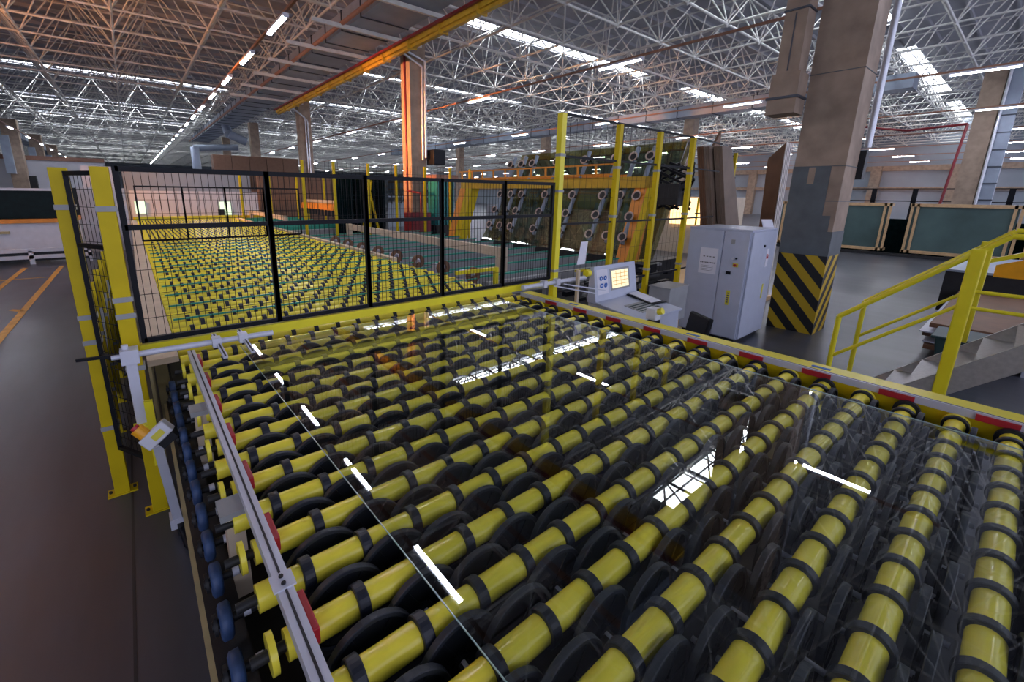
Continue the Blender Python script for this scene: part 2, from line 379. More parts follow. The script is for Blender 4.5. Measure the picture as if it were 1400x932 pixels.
# ================================================================ LAMPS
ltube = B(); ltube.box(-.035, .035, -.74, .74, -.035, .0, 'lamp'); ltube = ltube.mesh('tube')
lbody = B(); lbody.box(-.07, .07, -.78, .78, 0, .06, 'white').box(-.06, .06, -.78, -.75, -.04, 0, 'white').box(-.06, .06, .75, .78, -.04, 0, 'white'); lbody = lbody.mesh('housing')
track = {}
for r in range(-1, 8):
    x = 3.47+9.2*r
    nm = ['above the far left aisle', 'above the left side of the conveyors', 'above the control desk side of the conveyors', 'above the leaning boards', 'above the glass crates',
          'beyond the glass crates', 'far beyond the glass crates', 'along the right wall', 'nearest the right wall'][r+1]
    g = 'tube lamps ' + nm
    B().box(x-.03, x+.03, 0, 90, 6.57, 6.63, 'conduit').obj('lamp_track', label='long orange conduit track ' + nm, cat='conduit', group=None)
    step = 3.53 if r == 0 else 7.05
    k = 0; y = 1.9
    while y < 88:
        if not (r == 0 and y < 5) and not (x > 12 and y < 1):
            kk = k-(1 if r == 0 else 0)
            q = ('nearest', 'second nearest', 'third nearest', 'fourth nearest', 'fifth nearest')[kk] if kk < (5 if r < 4 else 2) else 'small distant'
            o = thing('tube_lamp', q+' fluorescent tube lamp in the row '+nm, 'lamp', (x, y, 6.5), g)
            link('tube', ltube, o, loc=(x, y, 6.5)); link('housing', lbody, o, loc=(x, y, 6.5))
        y += step; k += 1
# ================================================================ NEAR ROLLER CONVEYOR
ZA = 1.107; RR = .048; P = .2275; YB = .065
con = thing('roller_conveyor', 'near roller conveyor with yellow rollers, black rings and black transfer wheels under glass', 'conveyor', (2.1, 1.5, 0))
def rollmesh(x0, x1, nseg=20):
    return B().cyl((x0, 0, 0), (x1, 0, 0), RR, 'yroll', nseg)
def roll_even():
    s = rollmesh(.165, 3.98); s.cyl((3.955, 0, 0), (3.985, 0, 0), .066, 'yroll', 20); s.cyl((.10, 0, 0), (.165, 0, 0), .018, 'dark', 8); return s.mesh('roller')
def roll_odd():
    s = rollmesh(.20, 3.97); s.cyl((.15, 0, 0), (.17, 0, 0), .062, 'yroll', 20); s.cyl((.10, 0, 0), (.2, 0, 0), .018, 'dark', 8); s.cyl((3.95, 0, 0), (3.98, 0, 0), .07, 'rubber', 20); return s.mesh('roller')
rme, rmo = roll_even(), roll_odd()
def ringb(s, x, n=28):
    return s.lathe((x, 0, 0), (1,0,0), [(.047,-.02),(.061,-.02),(.0635,-.016),(.0635,.016),(.061,.02),(.047,.02)], 'rubber', n)
ringm = ringb(B(), 0).mesh('ring')
def ringx(k):
    o = .336 if k % 2 == 0 else .448
    return [o+.2255*i for i in range(17) if o+.2255*i < 3.97]
joined = []
for par in (0, 1):
    s = B()
    for x in ringx(par): ringb(s, x, 18)
    joined.append(s.mesh('rings'))
for k in range(-3, 18):
    y = YB+P*k
    r = link('roller', rmo if k % 2 else rme, con, loc=(0, y, ZA))
    if -1 <= k <= 14:
        for x in ringx(k): link('ring', ringm, r, loc=(x, y, ZA))
    else: link('rings', joined[k % 2], r, kind='stuff', loc=(0, y, ZA))
# transfer wheels between the rollers, turning about the conveying direction
def wheelb(s, c, n=36):
    c = Vector(c); r = .16
    s.lathe(c, (0,1,0), [(r-.016,-.013),(r-.002,-.013),(r,-.010),(r,.010),(r-.002,.013),(r-.016,.013)], 'rim', n)
    s.lathe(c, (0,1,0), [(.03,-.004),(r-.014,-.004),(r-.014,.004),(.03,.004)], 'wheel', n)
    s.lathe(c, (0,1,0), [(.012,-.02),(.034,-.02),(.034,.02),(.012,.02)], 'wheel', 14)
    for a in range(6):
        e = Vector((math.cos(a*PI/3), 0, math.sin(a*PI/3))); s.bar(c+e*.032, c+e*.136, .016, .006, 'wheel', up=(0,1,0)) if False else s.bar(c+e*.032, c+e*.136, .006, .018, 'wheel', up=(0,1,0))
    return s
wm = wheelb(B(), (0,0,0)).mesh('transfer_wheel')
rest = B()
for k in range(-3, 17):
    yc = YB+P*(k+.5)
    for i in range(16):
        x = .43+.2255*i; yy = yc+(-.012 if i % 2 == 0 else .034); zc = 1.169-.16
        if -1 <= k <= 15: link('transfer_wheel', wm, con, loc=(x, yy, zc))
        else: wheelb(rest, (x, yy, zc), 20)
    B().box(.3, 3.98, yc-.018, yc+.018, .84, .9, 'dark').obj('cross_beam', con)  # dark beam below the wheels, also added to fill each gap with darkness
    s = B()
    for i in range(16):
        x = .43+.2255*i; s.box(x-.02, x+.02, yc-.012, yc+.012, .88, 1.02, 'dark'); s.cyl((x, yc-.05, 1.015), (x, yc+.05, 1.015), .011, 'alu', 6)
    s.obj('wheel_brackets', con, kind='stuff')
rest.obj('transfer_wheels', con, kind='stuff')
# left side: aluminium rail, red blocks, blue drive wheels, tan side beam
s = B(); s.box(.212, .262, -1.2, 4.1, 1.165, 1.215, 'alu').box(.233, .241, -1.2, 4.1, 1.2145, 1.2165, 'slot'); s.obj('side_rail', con, label='slotted aluminium rail')
s = B(); s.box(.20, .272, 1.30, 1.375, 1.215, 1.221, 'alu')
for yy in (1.322, 1.355): s.cyl((.236, yy, 1.221), (.236, yy, 1.227), .008, 'dark', 6)
s.obj('clamp_plate', con)
for k in range(-3, 18, 2):
    y = YB+P*k; s = B(); s.box(.263, .287, y-.085, y+.085, 1.135, 1.20, 'red'); s.obj('red_block', con, bevel=.005)
for y in (1.92, 3.02, .4):
    s = B(); s.box(.14, .21, y-.04, y+.05, .72, 1.16, 'cream'); s.box(.12, .215, y-.06, y+.07, 1.14, 1.17, 'grey'); s.obj('rail_bracket', con)
bwm = B(); bwm.lathe((0,0,0), (1,0,0), [(.02,-.018),(.055,-.022),(.068,-.014),(.068,.014),(.055,.022),(.02,.018)], 'blue', 22, True)
bwm.cyl((-.045,0,0), (.12,0,0), .018, 'dark', 10); bwm.cyl((.06,0,0), (.085,0,0), .02, 'alu', 10); bwm.cyl((-.04,0,0), (-.028,0,0), .04, 'dark', 10); bwm = bwm.mesh('drive_wheel')
for k in range(-3, 19): link('drive_wheel', bwm, con, loc=(.075, YB+P*k-.05, .91))
B().box(.0, .045, -1.2, 4.1, .60, .80, 'tan').obj('side_beam', con, label='tan side beam')
B().box(.045, .3, -1.2, 4.1, .62, .66, 'dark').obj('belt_tray', con)
s = B(); s.box(.02, .14, -1.2, 4.1, .78, .82, 'dark'); s.obj('drive_belt', con)
for y in (-.9, .9, 2.7, 3.95):
    B().box(.02, .14, y, y+.12, 0, .62, 'tan').obj('leg', con); B().box(3.9, 4.02, y, y+.12, 0, 1.0, 'tan').obj('leg', con)
# right side: yellow edge beam with aluminium strip and red markers
B().box(4.0, 4.03, -1.2, 4.1, .95, 1.2, 'ymetal').obj('edge_web', con)
B().box(4.03, 4.18, -1.2, 4.1, 1.16, 1.215, 'yrail').obj('edge_flange', con, label='bright yellow top flange', bevel=.004)
B().box(4.145, 4.16, -1.2, 4.1, .95, 1.16, 'yrail').obj('edge_back', con)
s = B(); s.box(3.997, 4.028, -1.2, 4.1, 1.165, 1.215, 'alu').box(4.012, 4.019, -1.2, 4.1, 1.2145, 1.2165, 'slot'); s.obj('side_rail', con, label='slotted aluminium rail')
for k in range(-3, 17, 2):
    y = YB+P*(k+.3); B().box(3.984, 3.9965, y-.09, y+.09, 1.165, 1.205, 'red').obj('red_block', con)
for y in (3.2, 1.75, .75): B().box(4.06, 4.10, y, y+.12, 1.215, 1.218, 'signblue').obj('sticker', con)
B().box(.3, 3.98, -1.2, 4.1, .35, .4, 'dark').obj('drip_tray', con)
# ---- glass sheet lying on the rings
s = B(); s.hexa([(.675,-1.0,1.171),(3.68,-1.05,1.171),(3.62,4.10,1.171),(.60,4.10,1.171),(.675,-1.0,1.177),(3.68,-1.05,1.177),(3.62,4.10,1.177),(.60,4.10,1.177)], 'glass')
s.obj('glass_sheet', label='large clear glass sheet lying on the near rollers and mirroring the roof', cat='glass sheet')
gsh = bpy.data.objects['glass_sheet']
B().bar((.6745, -1.0, 1.174), (.5995, 4.1, 1.174), .003, .006, 'edge').obj('polished_edge', gsh)
B().bar((3.6805, -1.05, 1.174), (3.6205, 4.1, 1.174), .003, .006, 'edge').obj('polished_edge', gsh)
# ================================================================ FAR ROLLER CONVEYOR
con2 = thing('roller_conveyor', 'far roller conveyor of yellow rollers behind the mesh fence', 'conveyor', (2.1, 14, 0))
s = rollmesh(.16, 4.1, 12); rf = s.mesh('roller')
farj = []
for par in (0, 1):
    s = B()
    for x in ringx(par): s.lathe((x, 0, 0), (1,0,0), [(.047,-.02),(.0635,-.02),(.0635,.02),(.047,.02)], 'rubber', 10)
    farj.append(s.mesh('rings'))
for k in range(18, 108):
    y = YB+P*k+.02
    r = link('roller', rf, con2, loc=(0, y, ZA))
    if k < 33:
        for x in ringx(k): link('ring', ringm, r, loc=(x, y, ZA))
    else: link('rings', farj[k % 2], r, kind='stuff', loc=(0, y, ZA))
for k in range(20, 62, 3):
    y = YB+P*(k+.5)+.02; B().box(.2, 4.3, y-.009, y+.009, 1.155, 1.172, 'green').obj('cross_belt', con2, label='green cross belt')
B().box(-.06, .15, 4.15, 24.8, 1.12, 1.17, 'cream').obj('side_cover', con2)
B().box(-.06, -.04, 4.15, 24.8, .3, 1.12, 'tan').obj('side_panel', con2)
B().box(4.1, 4.22, 8, 24.8, 1.1, 1.2, 'cream').obj('side_cover', con2)
B().box(4.1, 4.2, 4.4, 8, .95, 1.1, 'tan').obj('side_cover', con2)
B().box(.1, 4.2, 24.7, 24.85, .9, 1.32, 'yrail').obj('end_beam', con2)
B().box(.1, 4.1, 4.2, 24.7, .6, .66, 'dark').obj('drip_tray', con2)
for y in (5, 9, 13, 17, 21, 24.5):
    for x in (-.02, 4.1): B().box(x, x+.1, y, y+.1, 0, 1.0, 'tan').obj('leg', con2)
# cross divider frame of black mesh over the far conveyor
def wires(s, p0, p1, z0, z1, dv=.042, dh=.17, w=.0035):
    p0 = Vector((p0[0], p0[1], 0)); p1 = Vector((p1[0], p1[1], 0)); L = (p1-p0).length; nn = max(2, int(L/dv))
    for i in range(1, nn):
        q = p0.lerp(p1, i/nn); s.bar((q.x, q.y, z0), (q.x, q.y, z1), w, w, 'black')
    nn = max(2, int((z1-z0)/dh))
    for i in range(1, nn):
        z = z0+(z1-z0)*i/nn; s.bar((p0.x, p0.y, z), (p1.x, p1.y, z), w, w, 'black')
def panel(parent, p0, p1, z0, z1, fw=.03, mids=(), dv=.042, dh=.17, w=.0035):
    s = B()
    for p in (p0, p1): s.bar((p[0], p[1], z0), (p[0], p[1], z1), fw, fw, 'black')
    for z in (z0+fw/2, z1-fw/2)+tuple(mids): s.bar((p0[0], p0[1], z), (p1[0], p1[1], z), fw, fw, 'black')
    f = s.obj('panel_frame', parent); s = B(); wires(s, p0, p1, z0, z1, dv, dh, w); s.obj('wire_mesh', f, kind='stuff')
def post(parent, x, y, z0, z1, m='ymetal', w=.1, bands=(), foot=True):
    s = B(); s.box(x-w/2, x+w/2, y-w/2, y+w/2, z0, z1, m); o = s.obj('post', parent, bevel=.004)
    for z in bands: B().box(x-w/2-.006, x+w/2+.01, y-w/2-.006, y+w/2+.006, z-.018, z+.018, 'grey').obj('clamp_band', o)
    if z0 < .1 and foot:
        s = B(); s.box(x-w, x+w, y-w*.6, y+w*.6, 0, .012, m)
        for dx in (-.8, .8): s.cyl((x+dx*w, y, .012), (x+dx*w, y, .03), .012, 'dark', 6)
        s.obj('foot_plate', o)
t = thing('mesh_divider', 'low black mesh divider standing across the middle of the far conveyor', 'fence', (2, 14, 1.2))
for i in range(4): panel(t, (.15+i*1.0, 14.2), (1.15+i*1.0, 14.2), 1.19, 2.6, .04, (1.2,), .15, .3, .008)
# ================================================================ MAIN SAFETY FENCE
fe = thing('safety_fence', 'yellow-posted black mesh safety fence crossing over the conveyor', 'fence', (2, 3.95, 0))
YF = 3.92
post(fe, -.37, 4.35, 0, 2.645, bands=(.62, 1.35, 1.55, 2.37)); post(fe, -.13, YF, 0, 2.645, bands=(1.22, 1.62, 1.74, 2.37))
B().bar((-.1, YF, 1.345), (4.42, YF, 1.345), .07, .078, 'yrail').obj('cross_beam', fe, label='bright yellow cross beam')
for a, b in ((-.05, .90), (.90, 1.75), (1.75, 2.61), (2.61, 3.5), (3.5, 4.34)): panel(fe, (a+.002, YF), (b-.002, YF), 1.392, 2.655, .036, (2.24,), .043, .17)
panel(fe, (-.33, 4.29), (-.17, 4.0), .42, 2.62, .03, (2.1, 1.24), .042, .12)
post(fe, 4.44, YF, 0, 3.5, 'yrail', .085, bands=(1.5, 2.55, 3.0), foot=True)
tf = thing('safety_fence', 'tall open safety fence of yellow posts and black rails behind the control desk', 'fence', (6.5, 3.95, 0))
for x in (5.68, 6.77, 7.85, 10.85, 12.15): post(tf, x, YF+(1.03 if x > 9 else 0), 0, 3.49 if x < 9 else 3.58, 'ymetal', .075, bands=(1.3, 2.2, 2.9) if x < 9 else ())
for z in (1.19, 2.12, 2.99, 3.5): B().bar((4.50, YF, z), (7.85, YF, z), .028, .028, 'black').obj('rail', tf)
for z in (1.19, 2.12, 2.99, 3.5):
    B().bar((7.85, YF, z), (9.25, YF+.12, z), .024, .024, 'black').obj('rail', tf); B().bar((10.5, YF+1.07, z), (12.4, YF+1.07, z), .024, .024, 'black').obj('rail', tf)
s = B()
for a, b in ((4.48, 5.64), (5.72, 6.73), (6.81, 7.81)): wires(s, (a, YF), (b, YF), 1.2, 3.5, .12, .24, .003)
s.obj('wire_mesh', tf, kind='stuff')
for x in (5.75, 6.84): B().bar((x, YF, .4), (x, YF, 3.5), .03, .03, 'black').obj('panel_frame', tf)
B().add([(4.88,3.89,1.54),(5.06,3.89,1.54),(5.10,3.89,1.86),(4.95,3.89,1.86),(4.88,3.893,1.54),(5.06,3.893,1.54),(5.10,3.893,1.86),(4.95,3.893,1.86)], [(0,1,2,3),(7,6,5,4),(0,4,5,1),(3,2,6,7)], 'paper').obj('notice_sheet', label='white notice sheet hanging on the mesh left of the control desk', cat='paper')
t = thing('low_fence', 'low yellow-posted black mesh fence receding along the left side of the far conveyor', 'fence', (-.4, 9, 0))
yy = [4.75, 5.55, 6.4, 7.3, 8.3, 9.4, 10.6, 12, 13.5, 15, 17, 19]
for a in yy: post(t, -.4, a, 0, 1.62, 'ymetal', .05, bands=(.5, 1.1) if a < 9 else (), foot=a < 9)
for a, b in zip(yy[:-1], yy[1:]):
    s = B(); s.box(-.445, -.437, a+.03, b-.03, .12, 1.5, 'black'); s.obj('panel', t, label='black panel')
    B().bar((-.39, a+.06, .9 if a < 8 else 1.0), (-.39, (a+b)/2, 1.25), .03, .06, 'grey').obj('brace', t)
for x, y, l in (((5.0, 15, ''),)): pass
t = thing('far_fence', 'row of tall yellow posts with wire mesh crossing behind the roller tables', 'fence', (8, 15, 0))
xs = [4.57, 5.6, 6.85, 7.95, 9.2, 10.4, 11.4]
for x in xs: post(t, x, 15, 0, 3.5, 'ymetal', .08, foot=False)
s = B()
for a, b in zip(xs[:-1], xs[1:]): wires(s, (a, 15), (b, 15), 1.0, 3.5, .14, .28, .006)
s.obj('wire_mesh', t, kind='stuff')
t = thing('far_fence', 'row of thin yellow posts with wire mesh at the end of the far conveyor', 'fence', (8, 25.5, 0))
xs = [4.6, 6.0, 7.4, 8.9, 10.4, 12.0, 13.5, 15.0]
for x in xs: post(t, x, 25.5, 0, 3.4, 'ymetal', .1, foot=False)
for z in (1.5, 2.4, 3.3): B().bar((4.6, 25.5, z), (15, 25.5, z), .03, .03, 'black').obj('rail', t)
# ================================================================ STANDS AND SENSORS AT THE FENCE CORNER
t = thing('sensor_stand', 'aluminium sensor gantry reaching over the left rollers', 'sensor stand', (-.14, 3.72, 0))
def prof(s, a, b, w=.045): return s.bar(a, b, w, w, 'alu')
s = B(); s.bar((-.14, 3.70, .86), (-.14, 3.70, 1.40), .06, .06, 'alu'); s.obj('upright', t)
s = B(); s.cyl((-.14, 3.70, 1.38), (.78, 3.66, 1.38), .022, 'alu', 12); s.obj('cross_tube', t)
for x in (.38, .56):
    s = B(); s.box(x-.03, x+.03, 3.62, 3.70, 1.35, 1.42, 'alu'); s.obj('clamp', t)
    s = B(); s.bar((x, 3.80, 1.40), (x+.02, 3.42, 1.33), .03, .02, 'alu').bar((x, 3.80, 1.4105), (x+.02, 3.42, 1.3405), .01, .002, 'slot'); s.obj('sensor_arm', t)
s = B(); s.box(-.19, -.09, 3.64, 3.75, 1.33, 1.43, 'alu'); s.cyl((-.16, 3.7, 1.43), (-.16, 3.7, 1.46), .02, 'alu', 8); s.cyl((-.24, 3.7, 1.38), (-.19, 3.7, 1.38), .018, 'alu', 8); s.obj('corner_clamp', t)
s = B(); s.box(-.19, -.11, 3.62, 3.70, .80, .87, 'yrail').box(-.11, -.06, 3.6, 3.64, .55, 1.05, 'yrail'); s.obj('bracket', t, label='yellow bracket')
s = B(); s.bar((-.42, 3.75, 1.39), (-.14, 3.70, 1.39), .02, .02, 'black'); s.obj('black_arm', t)
t = thing('emergency_stop_box', 'white box with orange-yellow stop button on an aluminium stand at the fence corner', 'control box', (-.04, 3.45, 0))
s = B(); s.bar((-.03, 3.52, .1), (-.07, 3.38, .82), .055, .055, 'alu'); s.obj('stand', t)
s = B(); s.box(-.08, .03, 3.48, 3.6, .06, .14, 'alu').cyl((-.02, 3.5, 0), (-.02, 3.5, .1), .03, 'dark', 10); s.obj('stand_foot', t)
Rb = Matrix.Translation((-.06, 3.2, .98)) @ Matrix.Rotation(math.radians(-38), 4, 'Y') @ Matrix.Rotation(math.radians(-15), 4, 'X')
def tr(s, mtx): s.v = [tuple(mtx @ Vector(v)) for v in s.v]; return s
tr(B().box(-.085, .085, -.05, .05, -.045, .045, 'white'), Rb).obj('box', t, bevel=.008)
tr(B().box(-.02, .05, -.053, -.050, -.022, .018, 'signyel'), Rb).obj('yellow_label', t)
tr(B().cyl((-.04, 0, .045), (-.04, 0, .11), .038, 'estop', 20), Rb).obj('button_collar', t, label='orange-yellow collar')
tr(B().cyl((-.04, 0, .11), (-.04, 0, .13), .024, 'red', 16), Rb).obj('stop_button', t, label='red push button')
tr(B().box(-.03, .07, -.04, .04, -.095, -.045, 'black'), Rb).obj('black_base', t)
s = B(); pts = [(-.02, 3.5, .05), (.0, 3.3, .03), (.05, 3.15, .03), (.13, 3.05, .05), (.22, 3.02, .08)]
s.tube(pts, .022, 'black', 10); s.obj('floor_cable', label='black cable curving from the stop box stand to the conveyor', cat='cable')
t = thing('sensor_stand', 'aluminium sensor pole with two thin arms beside the right fence post', 'sensor stand', (4.75, 3.7, 0))
s = B(); s.cyl((3.75, 3.78, 1.37), (5.0, 3.82, 1.36), .028, 'alu', 14); s.cyl((3.72, 3.78, 1.37), (3.76, 3.78, 1.37), .034, 'alu', 14); s.obj('cross_tube', t)
for x in (4.1, 4.35): B().box(x-.03, x+.03, 3.74, 3.82, 1.33, 1.42, 'alu').obj('clamp', t)
B().bar((4.75, 3.75, 0), (4.75, 3.75, 1.5), .04, .04, 'cream').obj('upright', t)
B().bar((4.25, 3.74, 1.34), (4.85, 3.5, 1.2), .015, .015, 'alu').obj('sensor_arm', t); B().bar((4.45, 3.74, 1.34), (5.05, 3.5, 1.22), .015, .015, 'alu').obj('sensor_arm', t)
s = B(); s.cyl((4.98, 3.8, 1.42), (5.06, 3.8, 1.42), .05, 'yrail', 14); s.obj('knob', t)
t = thing('emergency_stop_box', 'small white stop box on the outer edge of the conveyor before the desk', 'control box', (4.33, 2.35, 1.0))
s = B(); s.box(4.26, 4.37, 2.3, 2.42, 1.2, 1.33, 'white'); s.obj('box', t, bevel=.01); B().cyl((4.3, 2.30, 1.3), (4.3, 2.25, 1.32), .035, 'signyel', 14).obj('stop_button', t)
B().box(4.16, 4.36, 2.3, 2.38, 1.08, 1.2, 'black').obj('mount', t)
t = thing('yellow_bracket_frame', 'small yellow tube frame at the right edge of the far conveyor', 'frame', (4.6, 5.6, 0))
B().bar((4.1, 5.75, 1.22), (4.95, 5.72, 1.22), .06, .06, 'yrail').obj('top_bar', t); B().bar((4.95, 5.72, 1.25), (4.95, 5.72, 0), .07, .07, 'yrail').obj('upright', t)
# ================================================================ CONTROL DESK
t = thing('control_desk', 'light grey operator desk with lit screen beside the fence', 'control desk', (5.7, 3.4, 0))
s = B(); s.hexa([(5.15,2.95,0),(6.2,2.95,0),(6.2,3.85,0),(5.15,3.85,0),(5.15,3.0,.86),(6.2,3.0,.86),(6.2,3.85,.97),(5.15,3.85,.97)], 'lgrey'); s.obj('desk_body', t, bevel=.01)
s = B(); s.hexa([(5.13,2.96,.87),(6.22,2.96,.87),(6.22,3.72,.965),(5.13,3.72,.965),(5.13,2.96,.90),(6.22,2.96,.90),(6.22,3.72,.995),(5.13,3.72,.995)], 'lgrey'); s.obj('worktop', t, bevel=.006)
s = B(); s.hexa([(5.13,3.70,.97),(6.2,3.70,.97),(6.2,3.86,.97),(5.13,3.86,.97),(5.16,3.80,1.50),(6.2,3.80,1.50),(6.2,3.87,1.48),(5.16,3.87,1.48)], 'lgrey'); s.obj('screen_housing', t, bevel=.008)
def onp(x, f, d=0):      # point on the tilted front of the screen housing
    return (x, 3.70+.10*f-d, .97+.53*f)
def quad(name, x0, x1, f0, f1, m, d, par=t, label=None):
    a, b, c, e = onp(x0, f0, d), onp(x1, f0, d), onp(x1, f1, d), onp(x0, f1, d)
    back = [(p[0], p[1]+.004, p[2]) for p in (a, b, c, e)]
    return B().add([a, b, c, e]+back, [(0,1,2,3),(7,6,5,4),(0,4,5,1),(1,5,6,2),(2,6,7,3),(3,7,4,0)], m).obj(name, par, label=label)
quad('screen_bezel', 5.52, 6.02, .28, .88, 'grey', .003); quad('screen', 5.56, 5.98, .33, .82, 'screen', .007)
for i, f in enumerate((.42, .52, .62, .72)): quad('screen_line', 5.58, 5.96, f, f+.012, 'estop', .009)
for i, x in enumerate((5.66, 5.78, 5.88)): quad('screen_line', x, x+.006, .36, .80, 'estop', .009)
q = quad('instruction_sheet', 5.2, 5.46, .22, .90, 'paper', .004)
for x in (5.29, 5.39):
    for f in (.46, .66):
        p = onp(x, f, .010); B().cyl(p, (p[0], p[1]-.003, p[2]), .036, 'signblue', 16).obj('safety_pictogram', t, label='round blue pictogram')
        B().cyl((p[0], p[1]-.003, p[2]), (p[0], p[1]-.005, p[2]), .013, 'paper', 6).obj('pictogram_mark', t)
def dz(y): return .90+(y-2.96)/.76*.095
s = B(); s.hexa([(5.42,3.12,dz(3.12)),(5.95,3.12,dz(3.12)),(5.95,3.42,dz(3.42)),(5.42,3.42,dz(3.42)),(5.42,3.12,dz(3.12)+.006),(5.95,3.12,dz(3.12)+.006),(5.95,3.42,dz(3.42)+.006),(5.42,3.42,dz(3.42)+.006)], 'grey'); s.obj('keyboard', t, label='inset grey keyboard')
s = B()
for i in range(12):
    for j in range(4):
        x = 5.45+i*.04; y = 3.16+j*.06; s.box(x, x+.032, y, y+.045, dz(y)+.006, dz(y)+.010, 'binm')
s.obj('keys', t, kind='stuff')
t = thing('clipboard', 'dark clipboard with loose white papers on the desk top', 'clipboard', (6.05, 3.5, dz(3.5)))
s = B(); s.hexa([(5.85,3.25,dz(3.25)+.012),(6.2,3.2,dz(3.2)+.012),(6.2,3.68,dz(3.68)+.012),(5.9,3.7,dz(3.7)+.012),(5.85,3.25,dz(3.25)+.022),(6.2,3.2,dz(3.2)+.022),(6.2,3.68,dz(3.68)+.022),(5.9,3.7,dz(3.7)+.022)], 'black'); s.obj('board', t)
for i in range(3):
    y = 3.28+.12*i; s = B(); s.hexa([(5.9+.02*i,y,dz(y)+.024+.005*i),(6.15,y-.02,dz(y)+.024+.005*i),(6.17,y+.16,dz(y+.16)+.03+.005*i),(5.92,y+.17,dz(y+.17)+.024+.005*i)]+[(5.9+.02*i,y,dz(y)+.028+.005*i),(6.15,y-.02,dz(y)+.028+.005*i),(6.17,y+.16,dz(y+.16)+.034+.005*i),(5.92,y+.17,dz(y+.17)+.028+.005*i)], 'paper'); s.obj('paper_sheet', t)
t = thing('junction_cabinet', 'small grey-green electrical box between the desk and the tall cabinet', 'cabinet', (7.1, 3.65, 0))
B().box(6.75, 7.35, 3.45, 3.82, .45, 1.02, 'grey').obj('body', t, bevel=.01); B().box(6.74, 7.36, 3.44, 3.83, 1.02, 1.04, 'grey').obj('lid', t)
for x in (6.8, 7.26): B().box(x, x+.05, 3.6, 3.66, 0, .45, 'dark').obj('leg', t)
B().cyl((7.36, 3.6, .85), (7.42, 3.6, .85), .03, 'dark', 10).obj('cable_gland', t); B().cyl((7.36, 3.7, .7), (7.42, 3.7, .7), .03, 'dark', 10).obj('cable_gland', t)
t = thing('office_chair', 'dark office chair behind the conveyor edge, only its back showing', 'chair', (5.6, 2.45, 0))
s = B(); s.hexa([(5.42,2.3,.62),(5.46,2.26,.62),(5.66,2.6,.62),(5.62,2.64,.62),(5.50,2.26,1.02),(5.54,2.22,1.02),(5.76,2.58,1.02),(5.72,2.62,1.02)], 'black'); s.obj('backrest', t, bevel=.02)
B().box(5.4, 5.85, 2.2, 2.65, .46, .54, 'black').obj('seat', t, bevel=.02); B().cyl((5.62, 2.42, .08), (5.62, 2.42, .46), .03, 'dark').obj('stem', t)
s = B()
for a in range(5): s.bar((5.62, 2.42, .09), (5.62+.28*math.cos(a*1.257), 2.42+.28*math.sin(a*1.257), .05), .04, .03, 'dark')
for a in range(5): s.cyl((5.62+.28*math.cos(a*1.257), 2.40+.28*math.sin(a*1.257), .03), (5.62+.28*math.cos(a*1.257), 2.44+.28*math.sin(a*1.257), .03), .03, 'black', 10)
s.obj('star_base', t)
# tall cabinet
t = thing('electrical_cabinet', 'tall pale grey electrical cabinet with a paper notice and rotary switch', 'cabinet', (8.6, 3.35, 0))
B().box(8.06, 9.17, 2.85, 3.87, .06, 1.95, 'lgrey').obj('body', t, bevel=.006); B().box(8.1, 9.12, 2.9, 3.82, 0, .06, 'dark').obj('plinth', t)
B().box(8.05, 9.18, 2.84, 3.88, 1.95, 1.975, 'lgrey').obj('roof_panel', t)
s = B(); s.box(8.035, 8.06, 3.275, 3.865, .08, 1.94, 'lgrey'); s.obj('door', t, bevel=.006, label='wide door')
s = B(); s.box(8.035, 8.06, 2.86, 3.262, .08, 1.94, 'lgrey'); dr = s.obj('door', t, bevel=.006, label='narrow control door')
s = B(); s.box(8.08, 8.58, 2.82, 2.85, .08, 1.94, 'lgrey'); s.obj('door', t, bevel=.006, label='side door'); s = B(); s.box(8.60, 9.16, 2.83, 2.85, .08, 1.94, 'lgrey'); s.obj('door', t, bevel=.006)
B().box(8.028, 8.035, 3.33, 3.63, 1.16, 1.62, 'paper').obj('notice_sheet', t, label='white printed notice')
s = B()
for i in range(4): s.box(8.026, 8.028, 3.57-.055*i-.03, 3.57-.055*i, 1.46, 1.475, 'ink')
for i in range(9): s.box(8.026, 8.028, 3.61-.029*i-.02, 3.61-.029*i, 1.35, 1.37, 'ink')
for j in range(4): s.box(8.026, 8.028, 3.38, 3.59, 1.30-.028*j, 1.305-.028*j, 'ink')
s.obj('print', t, kind='stuff')
B().cyl((8.035, 3.07, 1.48), (8.015, 3.07, 1.48), .022, 'white', 12).obj('indicator_light', t); B().cyl((8.035, 3.02, 1.485), (8.015, 3.02, 1.485), .016, 'black', 12).obj('push_button', t)
s = B(); s.box(8.02, 8.035, 2.98, 3.06, 1.34, 1.40, 'signyel'); s.cyl((8.02, 3.02, 1.37), (7.99, 3.02, 1.37), .022, 'red', 12); s.obj('rotary_switch', t, label='red and yellow rotary switch')
B().box(8.015, 8.035, 3.08, 3.15, 1.20, 1.25, 'black').obj('door_handle', t); B().box(8.03, 8.035, 3.08, 3.14, 1.72, 1.80, 'grey').obj('type_plate', t)
s = B(); s.box(8.03, 8.034, 3.04, 3.10, .66, .92, 'signyel'); s.obj('warning_label', t, label='yellow warning label'); s = B()
for j in range(5): s.box(8.027, 8.030, 3.055, 3.085, .70+.04*j, .72+.04*j, 'ink')
s.obj('print', t, kind='stuff')
s = B(); s.box(8.78, 8.88, 2.825, 2.83, 1.30, 1.62, 'paper'); s.obj('sign', t)
s = B(); s.lathe((8.83, 2.823, 1.48), (0,1,0), [(.032,-.001),(.046,-.001),(.046,.001),(.032,.001)], 'signred', 20); s.bar((8.80, 2.822, 1.51), (8.86, 2.822, 1.45), .002, .012, 'signred', up=(0,1,0)); s.box(8.822, 8.838, 2.8225, 2.8245, 1.455, 1.505, 'ink'); s.obj('prohibition_symbol', t, label='red prohibition ring')
